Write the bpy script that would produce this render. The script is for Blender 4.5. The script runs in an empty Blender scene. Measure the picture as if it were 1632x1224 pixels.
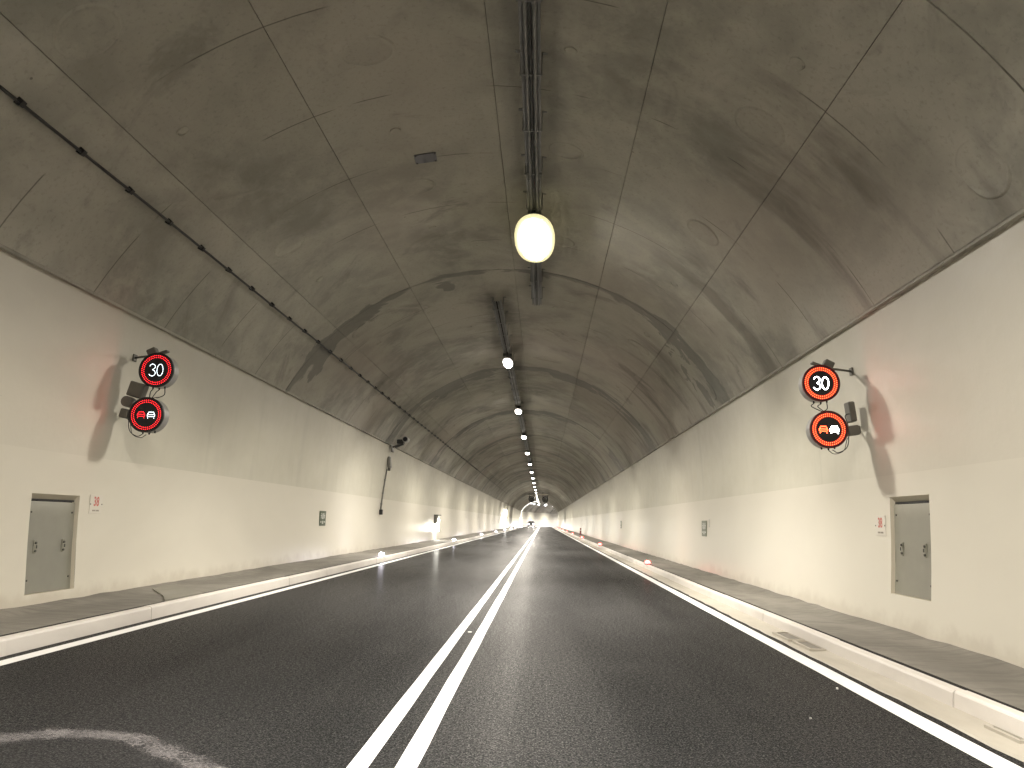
import bpy, math, random
from mathutils import Vector, Matrix
random.seed(7)
PI = math.pi
sc = bpy.context.scene
col = sc.collection

# ------------------------------------------------------------------ camera
def camera():
    p, y, r = math.radians(9.5495), math.radians(2.3783), math.radians(1.623)
    fw = Vector((-math.sin(y)*math.cos(p), math.cos(y)*math.cos(p), math.sin(p)))
    rt = Vector((math.cos(y), math.sin(y), 0))
    up = rt.cross(fw)
    R = rt*math.cos(r) + up*math.sin(r)
    U = up*math.cos(r) - rt*math.sin(r)
    cd = bpy.data.cameras.new('camera')
    cd.sensor_width = 36.0
    cd.lens = 36.0*1300/1632
    cd.clip_start = 0.05
    cd.clip_end = 1000
    co = bpy.data.objects.new('camera', cd)
    col.objects.link(co)
    M = Matrix((R, U, -fw)).transposed().to_4x4()
    M.translation = Vector((.8833, 0, 1.3))
    co.matrix_world = M
    sc.camera = co
camera()

# ------------------------------------------------------------------ world / exposure (closed tunnel: only its own lamps give light)
w = bpy.data.worlds.new('World'); sc.world = w; w.use_nodes = True
w.node_tree.nodes['Background'].inputs['Color'].default_value = (.02, .022, .03, 1)
w.node_tree.nodes['Background'].inputs['Strength'].default_value = .2
LAMP = 1270.0            # watts of each ceiling lamp
LAMP_COL = (1.0, .935, .835)
sc.view_settings.view_transform = 'Standard'
sc.view_settings.look = 'None'
sc.view_settings.exposure = 0.0
sc.view_settings.gamma = 1.0
sc.view_settings.use_curve_mapping = False
cy = sc.cycles
cy.use_denoising = True
cy.max_bounces = 4; cy.diffuse_bounces = 3; cy.glossy_bounces = 2
cy.transmission_bounces = 2; cy.transparent_max_bounces = 6
cy.sample_clamp_indirect = 6.0
cy.caustics_reflective = False; cy.caustics_refractive = False
cy.use_light_tree = True
cy.use_adaptive_sampling = True; cy.adaptive_threshold = .06; cy.adaptive_min_samples = 20

# ------------------------------------------------------------------ tunnel geometry constants
RC, ZC = 5.6085, 1.3232            # ceiling circle
ZCOR = 4.046                        # height where the ceiling lining ends over the wall
JOINT0, BLOCK = 5.93, 11.85         # lining blocks
S0, RAD = 222.0, 70.0               # straight, then a bend to the right
SB, SE = -32.0, 300.0
ZP = 1.985                          # top of the glossy white paint
def wallw(z): return 5.1234 - .0306*(z-1.7219)**2
def frame(s):
    if s <= S0: return Vector((0, s, 0)), 0.0
    a = (s-S0)/RAD
    return Vector((RAD-RAD*math.cos(a), S0+RAD*math.sin(a), 0)), a
def P(s, x, z):
    c, a = frame(s)
    return Vector((c.x+x*math.cos(a), c.y-x*math.sin(a), z))
def srange(a, b, near=6.0, far=4.0):
    out = [a]
    while out[-1] < b-1e-6:
        st = near if out[-1] < S0-near else far
        out.append(min(b, out[-1]+st))
    return out

# ------------------------------------------------------------------ helpers
def tag(o, label=None, cat=None, group=None, kind=None):
    if label: o['label'] = label
    if cat: o['category'] = cat
    if group: o['group'] = group
    if kind: o['kind'] = kind
    return o
def empty(name, loc=(0, 0, 0), rz=0.0):
    o = bpy.data.objects.new(name, None); col.objects.link(o)
    o.location = loc; o.rotation_euler = (0, 0, rz); o.empty_display_size = .1
    return o
class MB:
    def __init__(s): s.v = []; s.f = []; s.uv = []; s.m = []; s.sm = []
    def vert(s, p, uv=(0, 0)):
        s.v.append(tuple(p)); s.uv.append(uv); return len(s.v)-1
    def face(s, idx, m=0, smooth=False):
        s.f.append(tuple(idx)); s.m.append(m); s.sm.append(smooth)
    def box(s, c, d, m=0, rz=0.0, rx=0.0, ry=0.0, bev=0.0):
        c = Vector(c); hx, hy, hz = d[0]/2, d[1]/2, d[2]/2
        rot = Matrix.Rotation(rz, 3, 'Z') @ Matrix.Rotation(ry, 3, 'Y') @ Matrix.Rotation(rx, 3, 'X')
        if bev <= 0:
            n = len(s.v)
            for x in (-1, 1):
                for y in (-1, 1):
                    for z in (-1, 1):
                        s.vert(c + rot @ Vector((x*hx, y*hy, z*hz)))
            for q in ((0,1,3,2),(4,6,7,5),(0,4,5,1),(2,3,7,6),(0,2,6,4),(1,5,7,3)):
                s.face([n+i for i in q], m)
        else:
            b = min(bev, hx*.9, hy*.9, hz*.9)
            idx = {}
            for x in (-1, 1):
                for y in (-1, 1):
                    for z in (-1, 1):
                        idx[(x,y,z,0)] = s.vert(c + rot @ Vector((x*hx, y*(hy-b), z*(hz-b))))
                        idx[(x,y,z,1)] = s.vert(c + rot @ Vector((x*(hx-b), y*hy, z*(hz-b))))
                        idx[(x,y,z,2)] = s.vert(c + rot @ Vector((x*(hx-b), y*(hy-b), z*hz)))
            g = lambda x,y,z,k: idx[(x,y,z,k)]
            for x in (-1,1): s.face([g(x,-1,-1,0),g(x,1,-1,0),g(x,1,1,0),g(x,-1,1,0)][::x], m)
            for y in (-1,1): s.face([g(-1,y,-1,1),g(-1,y,1,1),g(1,y,1,1),g(1,y,-1,1)][::y], m)
            for z in (-1,1): s.face([g(-1,-1,z,2),g(1,-1,z,2),g(1,1,z,2),g(-1,1,z,2)][::z], m)
            for y in (-1,1):
                for z in (-1,1): s.face([g(-1,y,z,1),g(-1,y,z,2),g(1,y,z,2),g(1,y,z,1)][::y*z], m)
            for x in (-1,1):
                for z in (-1,1): s.face([g(x,-1,z,0),g(x,1,z,0),g(x,1,z,2),g(x,-1,z,2)][::x*z], m)
            for x in (-1,1):
                for y in (-1,1): s.face([g(x,y,-1,0),g(x,y,-1,1),g(x,y,1,1),g(x,y,1,0)][::x*y], m)
            for x in (-1,1):
                for y in (-1,1):
                    for z in (-1,1): s.face([g(x,y,z,0),g(x,y,z,1),g(x,y,z,2)][::x*y*z], m)
    def tube(s, pts, r, n=8, m=0, caps=True):
        pts = [Vector(p) for p in pts]
        if not isinstance(r, (list, tuple)): r = [r]*len(pts)
        rings = []
        up0 = None
        for i, p in enumerate(pts):
            t = (pts[min(i+1, len(pts)-1)]-pts[max(i-1, 0)]).normalized()
            if up0 is None: up0 = Vector((0,0,1)) if abs(t.z) < .9 else Vector((1,0,0))
            a = t.cross(up0).normalized(); b = a.cross(t); up0 = b
            rings.append([s.vert(p+(a*math.cos(2*PI*k/n)+b*math.sin(2*PI*k/n))*r[i]) for k in range(n)])
        for i in range(len(rings)-1):
            for k in range(n):
                s.face([rings[i][k], rings[i][(k+1)%n], rings[i+1][(k+1)%n], rings[i+1][k]], m, True)
        if caps:
            s.face(rings[0][::-1], m); s.face(rings[-1], m)
    def lathe(s, prof, n=32, m=0, M=None, sx=1.0, sy=1.0):
        """revolve (r,z) round Z, transformed by M"""
        M = M or Matrix.Identity(4)
        rings = []
        for r, z in prof:
            if r < 1e-6: rings.append([s.vert(M @ Vector((0,0,z)))])
            else: rings.append([s.vert(M @ Vector((r*sx*math.cos(2*PI*k/n), r*sy*math.sin(2*PI*k/n), z))) for k in range(n)])
        for i in range(len(rings)-1):
            A, B = rings[i], rings[i+1]
            for k in range(n):
                a = [A[k % len(A)], A[(k+1) % n % len(A)] if len(A) > 1 else A[0]]
                b = [B[k % len(B)], B[(k+1) % n % len(B)] if len(B) > 1 else B[0]]
                if len(A) == 1: s.face([A[0], b[1], b[0]][::-1], m, True)
                elif len(B) == 1: s.face([a[0], a[1], B[0]], m, True)
                else: s.face([a[0], a[1], b[1], b[0]], m, True)
    def sweep(s, prof, ss, m=0, smooth=False, jit=None, voff=0.0):
        """prof: list of (x,z,v); ss: list of s"""
        rows = []
        for t in ss:
            row = []
            for (x, z, v) in prof:
                dx, dz = jit(t, x, v) if jit else (0, 0)
                row.append(s.vert(P(t, x+dx, z+dz), (t, v)))
            rows.append(row)
        for i in range(len(rows)-1):
            for k in range(len(prof)-1):
                s.face([rows[i][k], rows[i][k+1], rows[i+1][k+1], rows[i+1][k]], m, smooth)
    def build(s, name, mats, parent=None):
        me = bpy.data.meshes.new(name)
        me.from_pydata(s.v, [], s.f)
        ul = me.uv_layers.new(name='UVMap')
        li = [0]*len(me.loops); me.loops.foreach_get('vertex_index', li)
        flat = []
        for i in li: flat += s.uv[i]
        ul.data.foreach_set('uv', flat)
        me.polygons.foreach_set('material_index', s.m)
        me.polygons.foreach_set('use_smooth', s.sm)
        for mt in (mats if isinstance(mats, (list, tuple)) else [mats]): me.materials.append(mt)
        me.update()
        o = bpy.data.objects.new(name, me); col.objects.link(o)
        if parent: o.parent = parent
        return o
def copy_tree(o, parent=None):
    c = o.copy(); col.objects.link(c)
    if parent: c.parent = parent
    for ch in o.children: copy_tree(ch, c)
    return c

# ------------------------------------------------------------------ materials
class N:
    def __init__(s, name):
        s.mat = bpy.data.materials.new(name); s.mat.use_nodes = True
        s.t = s.mat.node_tree; s.b = s.t.nodes['Principled BSDF']; s.out = s.t.nodes['Material Output']
    def node(s, typ, ins=None, **kw):
        n = s.t.nodes.new(typ)
        for k, v in kw.items(): setattr(n, k, v)
        for k, v in (ins or {}).items(): s.set(n.inputs[k], v)
        return n
    def set(s, sock, v):
        if isinstance(v, bpy.types.NodeSocket): s.t.links.new(v, sock)
        else:
            if sock.type == 'RGBA' and isinstance(v, tuple) and len(v) == 3: v = (*v, 1)
            sock.default_value = v
    def uv(s): return s.node('ShaderNodeUVMap', uv_map='UVMap').outputs[0]
    def obj(s): return s.node('ShaderNodeTexCoord').outputs['Object']
    def pos(s): return s.node('ShaderNodeNewGeometry').outputs['Position']
    def map(s, vec, sc_=(1,1,1), loc=(0,0,0)):
        return s.node('ShaderNodeMapping', {'Vector': vec, 'Scale': sc_, 'Location': loc}).outputs[0]
    def noise(s, vec, scale, detail=4, rough=.55, dist=0.0):
        return s.node('ShaderNodeTexNoise', {'Vector': vec, 'Scale': scale, 'Detail': detail, 'Roughness': rough, 'Distortion': dist}).outputs['Fac']
    def math(s, op, a, b=0.0, c=0.0):
        n = s.node('ShaderNodeMath', operation=op); s.set(n.inputs[0], a); s.set(n.inputs[1], b)
        if op in ('MULTIPLY_ADD', 'COMPARE', 'SMOOTH_MIN'): s.set(n.inputs[2], c)
        return n.outputs[0]
    def ss(s, x, lo, hi, a=0.0, b=1.0):
        return s.node('ShaderNodeMapRange', {'Value': x, 'From Min': lo, 'From Max': hi, 'To Min': a, 'To Max': b}, interpolation_type='SMOOTHSTEP').outputs[0]
    def mix(s, f, a, b, blend='MIX'):
        n = s.node('ShaderNodeMix', data_type='RGBA', blend_type=blend)
        s.set(n.inputs['Factor'], f); s.set(n.inputs['A'], a); s.set(n.inputs['B'], b)
        # data_type RGBA sockets
        return n.outputs['Result']
    def bump(s, h, strength=.3, dist=.01, normal=None):
        ins = {'Height': h, 'Strength': strength, 'Distance': dist}
        if normal: ins['Normal'] = normal
        return s.node('ShaderNodeBump', ins).outputs[0]
    def sep(s, vec): return s.node('ShaderNodeSeparateXYZ', {'Vector': vec}).outputs
def mixrgba(self, f, a, b, blend='MIX'):
    n = self.t.nodes.new('ShaderNodeMix'); n.data_type = 'RGBA'; n.blend_type = blend
    self.set(n.inputs[0], f); self.set(n.inputs[6], a); self.set(n.inputs[7], b)
    return n.outputs[2]
N.mix = mixrgba

def simple(name, c, rough=.5, metal=0.0, noise=.0, nscale=20.0, bump=0.0, spec=.5, coat=0.0):
    m = N(name)
    colr = c
    if noise > 0:
        n = m.noise(m.obj(), nscale, 4)
        d = tuple(max(0, x*(1-noise)) for x in c); l = tuple(min(1, x*(1+noise)) for x in c)
        colr = m.mix(n, d, l)
        if bump: m.set(m.b.inputs['Normal'], m.bump(n, bump, .004))
    m.set(m.b.inputs['Base Color'], colr)
    m.b.inputs['Roughness'].default_value = rough
    m.b.inputs['Metallic'].default_value = metal
    m.b.inputs['Specular IOR Level'].default_value = spec
    m.b.inputs['Coat Weight'].default_value = coat
    return m.mat
def emit(name, c, strength, base=(.8,.8,.8)):
    m = N(name)
    m.set(m.b.inputs['Base Color'], base)
    m.set(m.b.inputs['Emission Color'], c)
    m.b.inputs['Emission Strength'].default_value = strength
    m.b.inputs['Roughness'].default_value = .4
    return m.mat

def ceiling_material():
    m = N('bare_lining_concrete')
    uv = m.uv(); sx = m.sep(uv); s_, v_ = sx[0], sx[1]
    big = m.noise(m.map(uv, (.30,.38,1)), 1.0, 4, .62, .6)
    mid = m.noise(uv, 1.7, 4, .65, .3)
    fine = m.noise(uv, 16.0, 3, .7)
    streak = m.noise(m.map(uv, (2.6,.20,1)), 1.0, 4, .6, .4)
    # base tone: greenish-grey to brownish-grey
    c = m.mix(m.ss(big, .34, .66), (0.247,0.242,0.212), (0.410,0.394,0.341))
    c = m.mix(m.ss(mid, .40, .70, 0, .60), c, (0.429,0.407,0.351))
    c = m.mix(m.ss(fine, .50, .75, 0, .40), c, (0.195,0.189,0.163))
    tint = m.noise(m.map(uv, (.10,.16,1), (4,9,0)), 1.0, 2)
    c = m.mix(m.ss(tint, .45, .7, 0, .6), c, (0.370,0.325,0.283))
    # distance past the nearest ring joint, in metres (-half..half block)
    q = m.math('DIVIDE', m.math('SUBTRACT', s_, JOINT0), BLOCK)
    fr = m.math('SUBTRACT', q, m.math('ROUND', q))
    dj = m.math('MULTIPLY', fr, BLOCK)
    warp = m.noise(m.map(uv, (.9,.55,1), (3,1,0)), 1.0, 5, .62, .8)
    wid = m.ss(m.noise(m.map(uv, (.08,.42,1), (11,5,0)), 1.0, 2), .34, .60, .13, 1.2)
    edge = m.math('MULTIPLY', m.math('SUBTRACT', warp, .36), m.math('MULTIPLY', wid, 7.5))
    after = m.math('SUBTRACT', edge, dj)                       # damp where 0 < dj < edge
    d1 = m.ss(after, -.08, .12)
    d2 = m.ss(m.math('ADD', dj, m.math('MULTIPLY', edge, .25)), -.03, .03)
    damp = m.math('MULTIPLY', d1, d2)
    far_on = m.ss(s_, 14.0, 17.0)                               # the first joints are dry
    damp = m.math('MULTIPLY', damp, far_on)
    c = m.mix(m.math('MULTIPLY', damp, .66), c, (0.111,0.114,0.101))
    # wet runs down the haunches
    runs = m.ss(m.noise(m.map(uv, (.75,.20,1), (7,2,0)), 1.0, 5, .6, .35), .52, .64)
    hau = m.ss(m.math('ABSOLUTE', v_), 2.2, 4.2)
    side = m.ss(v_, -2.5, 3.0, .25, 1.0)
    runs = m.math('MULTIPLY', m.math('MULTIPLY', runs, hau), side)
    c = m.mix(m.math('MULTIPLY', runs, .6), c, (0.150,0.140,0.124))
    # pale lime streaks across the roof further in
    lime = m.ss(streak, .60, .74)
    lmask = m.math('MULTIPLY', m.ss(s_, 20.0, 30.0), m.ss(m.noise(m.map(uv, (.3,.3,1), (2,8,0)), 1.0, 3), .46, .60))
    c = m.mix(m.math('MULTIPLY', m.math('MULTIPLY', lime, lmask), .55), c, (0.611,0.585,0.520))
    pale = m.ss(m.noise(m.map(uv, (.7,.9,1), (1,4,0)), 1.0, 4, .6, .5), .62, .76)
    c = m.mix(m.math('MULTIPLY', pale, .30), c, (0.520,0.494,0.436))
    smudge = m.ss(m.noise(m.map(uv, (.55,.42,1), (21,6,0)), 1.0, 5, .68, .9), .56, .68)
    c = m.mix(m.math('MULTIPLY', smudge, .45), c, (0.163,0.159,0.140))
    # faint shutter lines every 1.975 m, broken up
    q2 = m.math('DIVIDE', m.math('SUBTRACT', s_, JOINT0), BLOCK/6)
    f2 = m.math('ABSOLUTE', m.math('SUBTRACT', q2, m.math('ROUND', q2)))
    ln = m.ss(f2, .003, .007, 1, 0)
    lnm = m.ss(m.noise(m.map(uv, (.5,.62,1), (5,5,0)), 1.0, 2), .50, .56)
    ln = m.math('MULTIPLY', ln, lnm)
    c = m.mix(m.math('MULTIPLY', ln, .65), c, (0.065,0.062,0.052))
    # pin holes
    vor = m.node('ShaderNodeTexVoronoi', {'Vector': uv, 'Scale': 1.3}, feature='F1').outputs['Distance']
    c = m.mix(m.ss(vor, .018, .026, .6, 0), c, (0.065,0.065,0.058))
    rnd = m.node('ShaderNodeObjectInfo').outputs['Random']
    hsv = m.node('ShaderNodeHueSaturation', {'Color': c, 'Value': m.math('MULTIPLY_ADD', rnd, .16, .93)})
    m.set(m.b.inputs['Base Color'], hsv.outputs[0])
    m.set(m.b.inputs['Roughness'], m.math('SUBTRACT', .92, m.math('MULTIPLY', damp, .30)))
    h = m.math('ADD', m.math('MULTIPLY', fine, .5), m.noise(uv, 2.2, 2, .6))
    m.set(m.b.inputs['Normal'], m.bump(h, .40, .018))
    m.b.inputs['Specular IOR Level'].default_value = .25
    return m.mat

def wall_material(kind):
    m = N('glossy_white_wall_paint' if kind == 'low' else 'pale_wall_coating')
    uv = m.uv(); sx = m.sep(uv); s_, v_ = sx[0], sx[1]
    big = m.noise(m.map(uv, (.25,.5,1)), 1.0, 4, .55, .4)
    streak = m.noise(m.map(uv, (1.6,.16,1)), 1.0, 5, .62, .5)
    mid = m.noise(uv, 2.2, 4, .6)
    fine = m.noise(uv, 30.0, 3, .6)
    if kind == 'low':
        c = m.mix(m.ss(big, .3, .7), (.665,.63,.54), (.725,.69,.595))
        c = m.mix(m.ss(streak, .58, .8, 0, .10), c, (.60,.56,.47))
        splash = m.ss(m.math('ADD', v_, m.math('MULTIPLY', m.math('SUBTRACT', mid, .5), .5)), .17, .40, .55, 0)
        c = m.mix(splash, c, (.50,.45,.37))
        m.set(m.b.inputs['Roughness'], m.ss(big, .3, .7, .30, .38))
        m.b.inputs['Specular IOR Level'].default_value = .5
        h = m.math('ADD', m.math('MULTIPLY', fine, .02), streak)
        m.set(m.b.inputs['Normal'], m.bump(h, .02, .02))
    else:
        c = m.mix(m.ss(big, .3, .7), (.575,.55,.455), (.645,.62,.52))
        c = m.mix(m.ss(streak, .50, .76, 0, .4), c, (.46,.445,.37))
        c = m.mix(m.ss(m.noise(m.map(uv, (2.2,.3,1), (5,3,0)), 1.0, 4, .6, .4), .62, .78, 0, .45), c, (.64,.62,.54))
        near = m.ss(m.math('ADD', m.math('MODULO', s_, 1000.0), m.math('MULTIPLY', m.math('SUBTRACT', mid, .5), 1.5)), 9.5, 13.0, .9, 0)
        c = m.mix(near, c, (.675,.64,.548))          # the white coat runs up the whole wall on the first metres
        topshade = m.ss(m.math('ADD', v_, m.math('MULTIPLY', m.math('SUBTRACT', big, .5), 1.6)), 2.5, 4.1, 0, .45)  # painted shade: lamp light fading towards the top of the wall
        c = m.mix(topshade, c, (.32,.30,.265))
        spots = m.ss(m.noise(uv, 7.0, 3, .7), .72, .78, 0, .5)
        c = m.mix(spots, c, (.25,.235,.2))
        m.set(m.b.inputs['Roughness'], m.ss(mid, .3, .7, .40, .55))
        h = m.math('ADD', mid, m.math('MULTIPLY', streak, .8))
        m.set(m.b.inputs['Normal'], m.bump(h, .22, .03))
    m.set(m.b.inputs['Base Color'], c)
    return m.mat

def asphalt_material():
    m = N('fresh_asphalt')
    p = m.pos()
    g1 = m.node('ShaderNodeTexVoronoi', {'Vector': p, 'Scale': 75.0}, feature='F1').outputs['Distance']
    g2 = m.noise(p, 80.0, 3, .8)
    big = m.noise(m.map(p, (.5,.06,1)), 1.0, 4, .6, .3)
    mid = m.noise(p, 1.1, 5, .6)
    c = m.mix(m.ss(big, .3, .7), (.016,.0162,.0168), (.026,.0262,.0268))
    c = m.mix(m.ss(mid, .45, .75, 0, .5), c, (.031,.0305,.030))
    c = m.mix(m.ss(g2, .52, .68, 0, .80), c, (.095,.092,.087))
    c = m.mix(m.ss(g1, .35, .62, 0, .55), c, (.008,.008,.008))
    # pale transverse seams where one day's paving met the next
    sp = m.sep(p)
    m.set(m.b.inputs['Base Color'], c)
    h = m.math('ADD', m.math('MULTIPLY', g1, -1.0), m.math('MULTIPLY', g2, .7))
    nb = m.bump(h, .28, .008)
    rough = m.math('ADD', m.ss(mid, .3, .7, .31, .35), m.math('MULTIPLY', g2, .12))
    df = m.node('ShaderNodeBsdfDiffuse', {'Color': c, 'Normal': nb})
    glint = m.math('MULTIPLY', m.ss(g2, .40, .66, .15, 1.9), m.ss(big, .3, .7, .75, 1.2))
    glint = m.math('MULTIPLY', glint, m.ss(m.noise(p, 28.0, 2, .6), .35, .65, .6, 1.35))
    gs = m.node('ShaderNodeBsdfGlossy', {'Color': m.mix(m.math('MULTIPLY', glint, .5), (0,0,0), (2.0,1.96,1.9)), 'Roughness': rough, 'Normal': nb})
    fr = m.node('ShaderNodeFresnel', {'IOR': 1.18})
    mx = m.node('ShaderNodeMixShader', {0: m.math('MULTIPLY_ADD', fr.outputs[0], .135, .010)})
    m.t.links.new(df.outputs[0], mx.inputs[1]); m.t.links.new(gs.outputs[0], mx.inputs[2])
    gw = m.node('ShaderNodeBsdfGlossy', {'Color': (1,.98,.95), 'Roughness': .21})      # smooth bitumen film, seen only at a glancing angle
    mw = m.node('ShaderNodeMixShader', {0: m.math('MULTIPLY', m.math('POWER', fr.outputs[0], 2.0), .11)})
    m.t.links.new(mx.outputs[0], mw.inputs[1]); m.t.links.new(gw.outputs[0], mw.inputs[2])
    m.t.links.new(mw.outputs[0], m.out.inputs['Surface']); m.t.nodes.remove(m.b)
    return m.mat

def paint_material():
    m = N('road_marking_paint')
    p = m.pos()
    n = m.noise(p, 3.0, 5, .65); f = m.noise(p, 90.0, 3, .7)
    c = m.mix(m.ss(n, .35, .7), (.80,.795,.775), (.87,.865,.85))
    c = m.mix(m.ss(f, .62, .8, 0, .35), c, (.45,.44,.42))
    m.set(m.b.inputs['Base Color'], c)
    m.b.inputs['Roughness'].default_value = .5
    m.set(m.b.inputs['Normal'], m.bump(f, .3, .003))
    return m.mat

def walkway_material():
    m = N('brushed_walkway_concrete')
    p = m.pos()
    brush = m.noise(m.map(p, (1.3,7.0,1)), 1.0, 4, .6, .9)
    big = m.noise(m.map(p, (1.2,.5,1)), 1.0, 4, .6, .5)
    f = m.noise(p, 45.0, 3, .65)
    c = m.mix(m.ss(big, .3, .7), (.150,.138,.117), (.225,.210,.180))
    c = m.mix(m.ss(brush, .42, .72, 0, .55), c, (.085,.079,.067))
    c = m.mix(m.ss(f, .6, .8, 0, .35), c, (.26,.245,.21))
    m.set(m.b.inputs['Base Color'], c)
    m.b.inputs['Roughness'].default_value = .8
    m.set(m.b.inputs['Normal'], m.bump(m.math('ADD', brush, m.math('MULTIPLY', f, .3)), .5, .02))
    return m.mat

def stone_material(name, a, b, rough=.6):
    m = N(name)
    p = m.pos()
    n = m.noise(m.map(p, (1,.35,1)), 1.6, 5, .6, .4); f = m.noise(p, 60.0, 3, .65)
    c = m.mix(m.ss(n, .3, .7), a, b)
    c = m.mix(m.ss(f, .62, .82, 0, .3), c, tuple(x*.6 for x in a))
    rnd = m.node('ShaderNodeObjectInfo').outputs['Random']
    hsv = m.node('ShaderNodeHueSaturation', {'Color': c, 'Value': m.math('MULTIPLY_ADD', rnd, .10, .95)})
    m.set(m.b.inputs['Base Color'], hsv.outputs[0])
    m.b.inputs['Roughness'].default_value = rough
    m.set(m.b.inputs['Normal'], m.bump(f, .25, .004))
    return m.mat

def residue_material():
    m = N('pale_dried_slurry')
    p = m.pos(); uv = m.uv(); v = m.sep(uv)[1]
    f = m.noise(p, 55.0, 4, .7); g = m.noise(p, 3.5, 4, .6, .5)
    edge = m.ss(m.math('ABSOLUTE', v), .15, 1.0, 1, 0)
    a = m.ss(m.math('ADD', m.math('MULTIPLY', f, 1.15), m.math('ADD', m.math('MULTIPLY', g, .55), m.math('MULTIPLY', edge, .38))), 1.0, 1.40, 0, .46)
    a = m.math('MULTIPLY', a, m.ss(edge, 0, .25))
    m.set(m.b.inputs['Base Color'], m.mix(f, (.17,.16,.16), (.36,.335,.335)))
    m.b.inputs['Roughness'].default_value = .7
    m.set(m.b.inputs['Alpha'], a)
    return m.mat

M = {}
M['ceil'] = ceiling_material()
M['low'] = wall_material('low'); M['high'] = wall_material('high')
M['asphalt'] = asphalt_material(); M['paint'] = paint_material(); M['walk'] = walkway_material()
M['kerb'] = stone_material('pale_kerb_concrete', (.56,.525,.485), (.66,.625,.58))
M['gutter'] = stone_material('yellowish_gutter_concrete', (.36,.33,.275), (.44,.41,.35))
M['patch'] = stone_material('pale_mortar', (.20,.19,.158), (.26,.245,.205), .8)
M['plug'] = stone_material('plug_concrete', (.165,.155,.132), (.215,.203,.175), .8)
M['dark'] = simple('dark_backing', (.03,.028,.025), .9)
M['residue'] = residue_material()
M['galv'] = simple('galvanised_steel', (.20,.20,.195), .5, .5, .15, 12)
M['door'] = simple('grey_door_paint', (.285,.28,.225), .45, 0, .10, 6)
M['reveal'] = simple('painted_reveal', (.62,.57,.46), .5, 0, .06, 5)
M['reveal2'] = simple('cream_sheet', (.71,.67,.59), .4)
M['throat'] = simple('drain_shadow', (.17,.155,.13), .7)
M['lock'] = simple('worn_lock_metal', (.10,.095,.085), .5, .6, .2, 30)
M['cable'] = simple('black_cable', (.012,.012,.012), .5)
M['housing'] = simple('grey_sign_housing', (.30,.29,.27), .4, .3, .08, 9)
M['bezel'] = simple('black_bezel', (.012,.011,.011), .45)
M['bezelbloom'] = simple('bloom_red_bezel', (.10,.006,.006), .4)  # red bloom of the LEDs put into the bezel colour
M['ringbloom'] = simple('red_bloom_ring', (.30,.012,.012), .35)  # LED bloom painted as a red ring
M['face'] = simple('sign_black_face', (.006,.006,.008), .35)
M['box'] = simple('grey_box_plastic', (.135,.128,.108), .5, 0, .08, 10)
M['lamp'] = emit('lamp_diffuser', LAMP_COL, 20.0)
M['lampbig'] = emit('large_lamp_diffuser', LAMP_COL, 45.0)
M['lampcool'] = emit('cool_lamp_diffuser', (.86,.89,1.0), 30.0)
M['lamphalo'] = emit('lamp_halo_rim', (1.0,.90,.48), .95, (.3,.29,.24))  # faint warm glow standing in for the glare halo round the lamp
M['lampbody'] = simple('lamp_housing', (.25,.25,.25), .5, .3)
M['black'] = simple('matt_black', (.006,.006,.006), .9)
M['fan'] = simple('dark_fan_steel', (.05,.05,.05), .5, .5)
M['white'] = simple('white_sheet', (.80,.79,.76), .4)
M['redprint'] = simple('red_print', (.58,.17,.14), .5)
M['greyprint'] = simple('grey_print', (.30,.27,.22), .5)
M['green'] = simple('dark_green_print', (.055,.085,.045), .4)
M['ledred'] = emit('led_red', (1.0,.015,.025), 6.0, (.3,.02,.02))
M['ledredhot'] = emit('led_red_hot', (1.0,.085,.025), 9.0, (.3,.02,.02))
M['ledwhite'] = emit('led_white', (.85,.95,1.0), 5.0)
M['ledwhitehot'] = emit('led_white_hot', (.95,.97,1.0), 14.0)
M['studw'] = emit('stud_white', (.86,.84,1.0), 90.0)
M['studr'] = emit('stud_red', (1.0,.035,.035), 22.0)

# ------------------------------------------------------------------ road
road = MB()
road.sweep([(-3.84,0,0),(-2,0,1.84),(0,0,3.84),(2,0,5.84),(3.72,0,7.56)], srange(SB, SE))
tag(road.build('road', M['asphalt']), kind='structure')
def marking(x0, x1, label, a=SB, b=SE):
    mb = MB()
    ss = srange(a, 30, 1.0, 1.0)+srange(30, b, 6, 4)[1:]
    rows = []
    for s in ss:
        j = lambda: random.uniform(-.0035, .0035)
        rows.append((mb.vert(P(s, x0+j(), .004), (s, 0)), mb.vert(P(s, x1+j(), .004), (s, 1))))
    for i in range(len(rows)-1):
        mb.face([rows[i][0], rows[i][1], rows[i+1][1], rows[i+1][0]])
    tag(mb.build('lane_line', M['paint']), label, 'road marking')
marking(-3.715, -3.565, 'white edge line beside the kerb along the left wall')
marking(3.455, 3.625, 'white edge line beside the yellowish gutter on the right')
marking(-.117, -.006, 'left stripe of the white double centre line')
marking(.134, .250, 'right stripe of the white double centre line')

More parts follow.
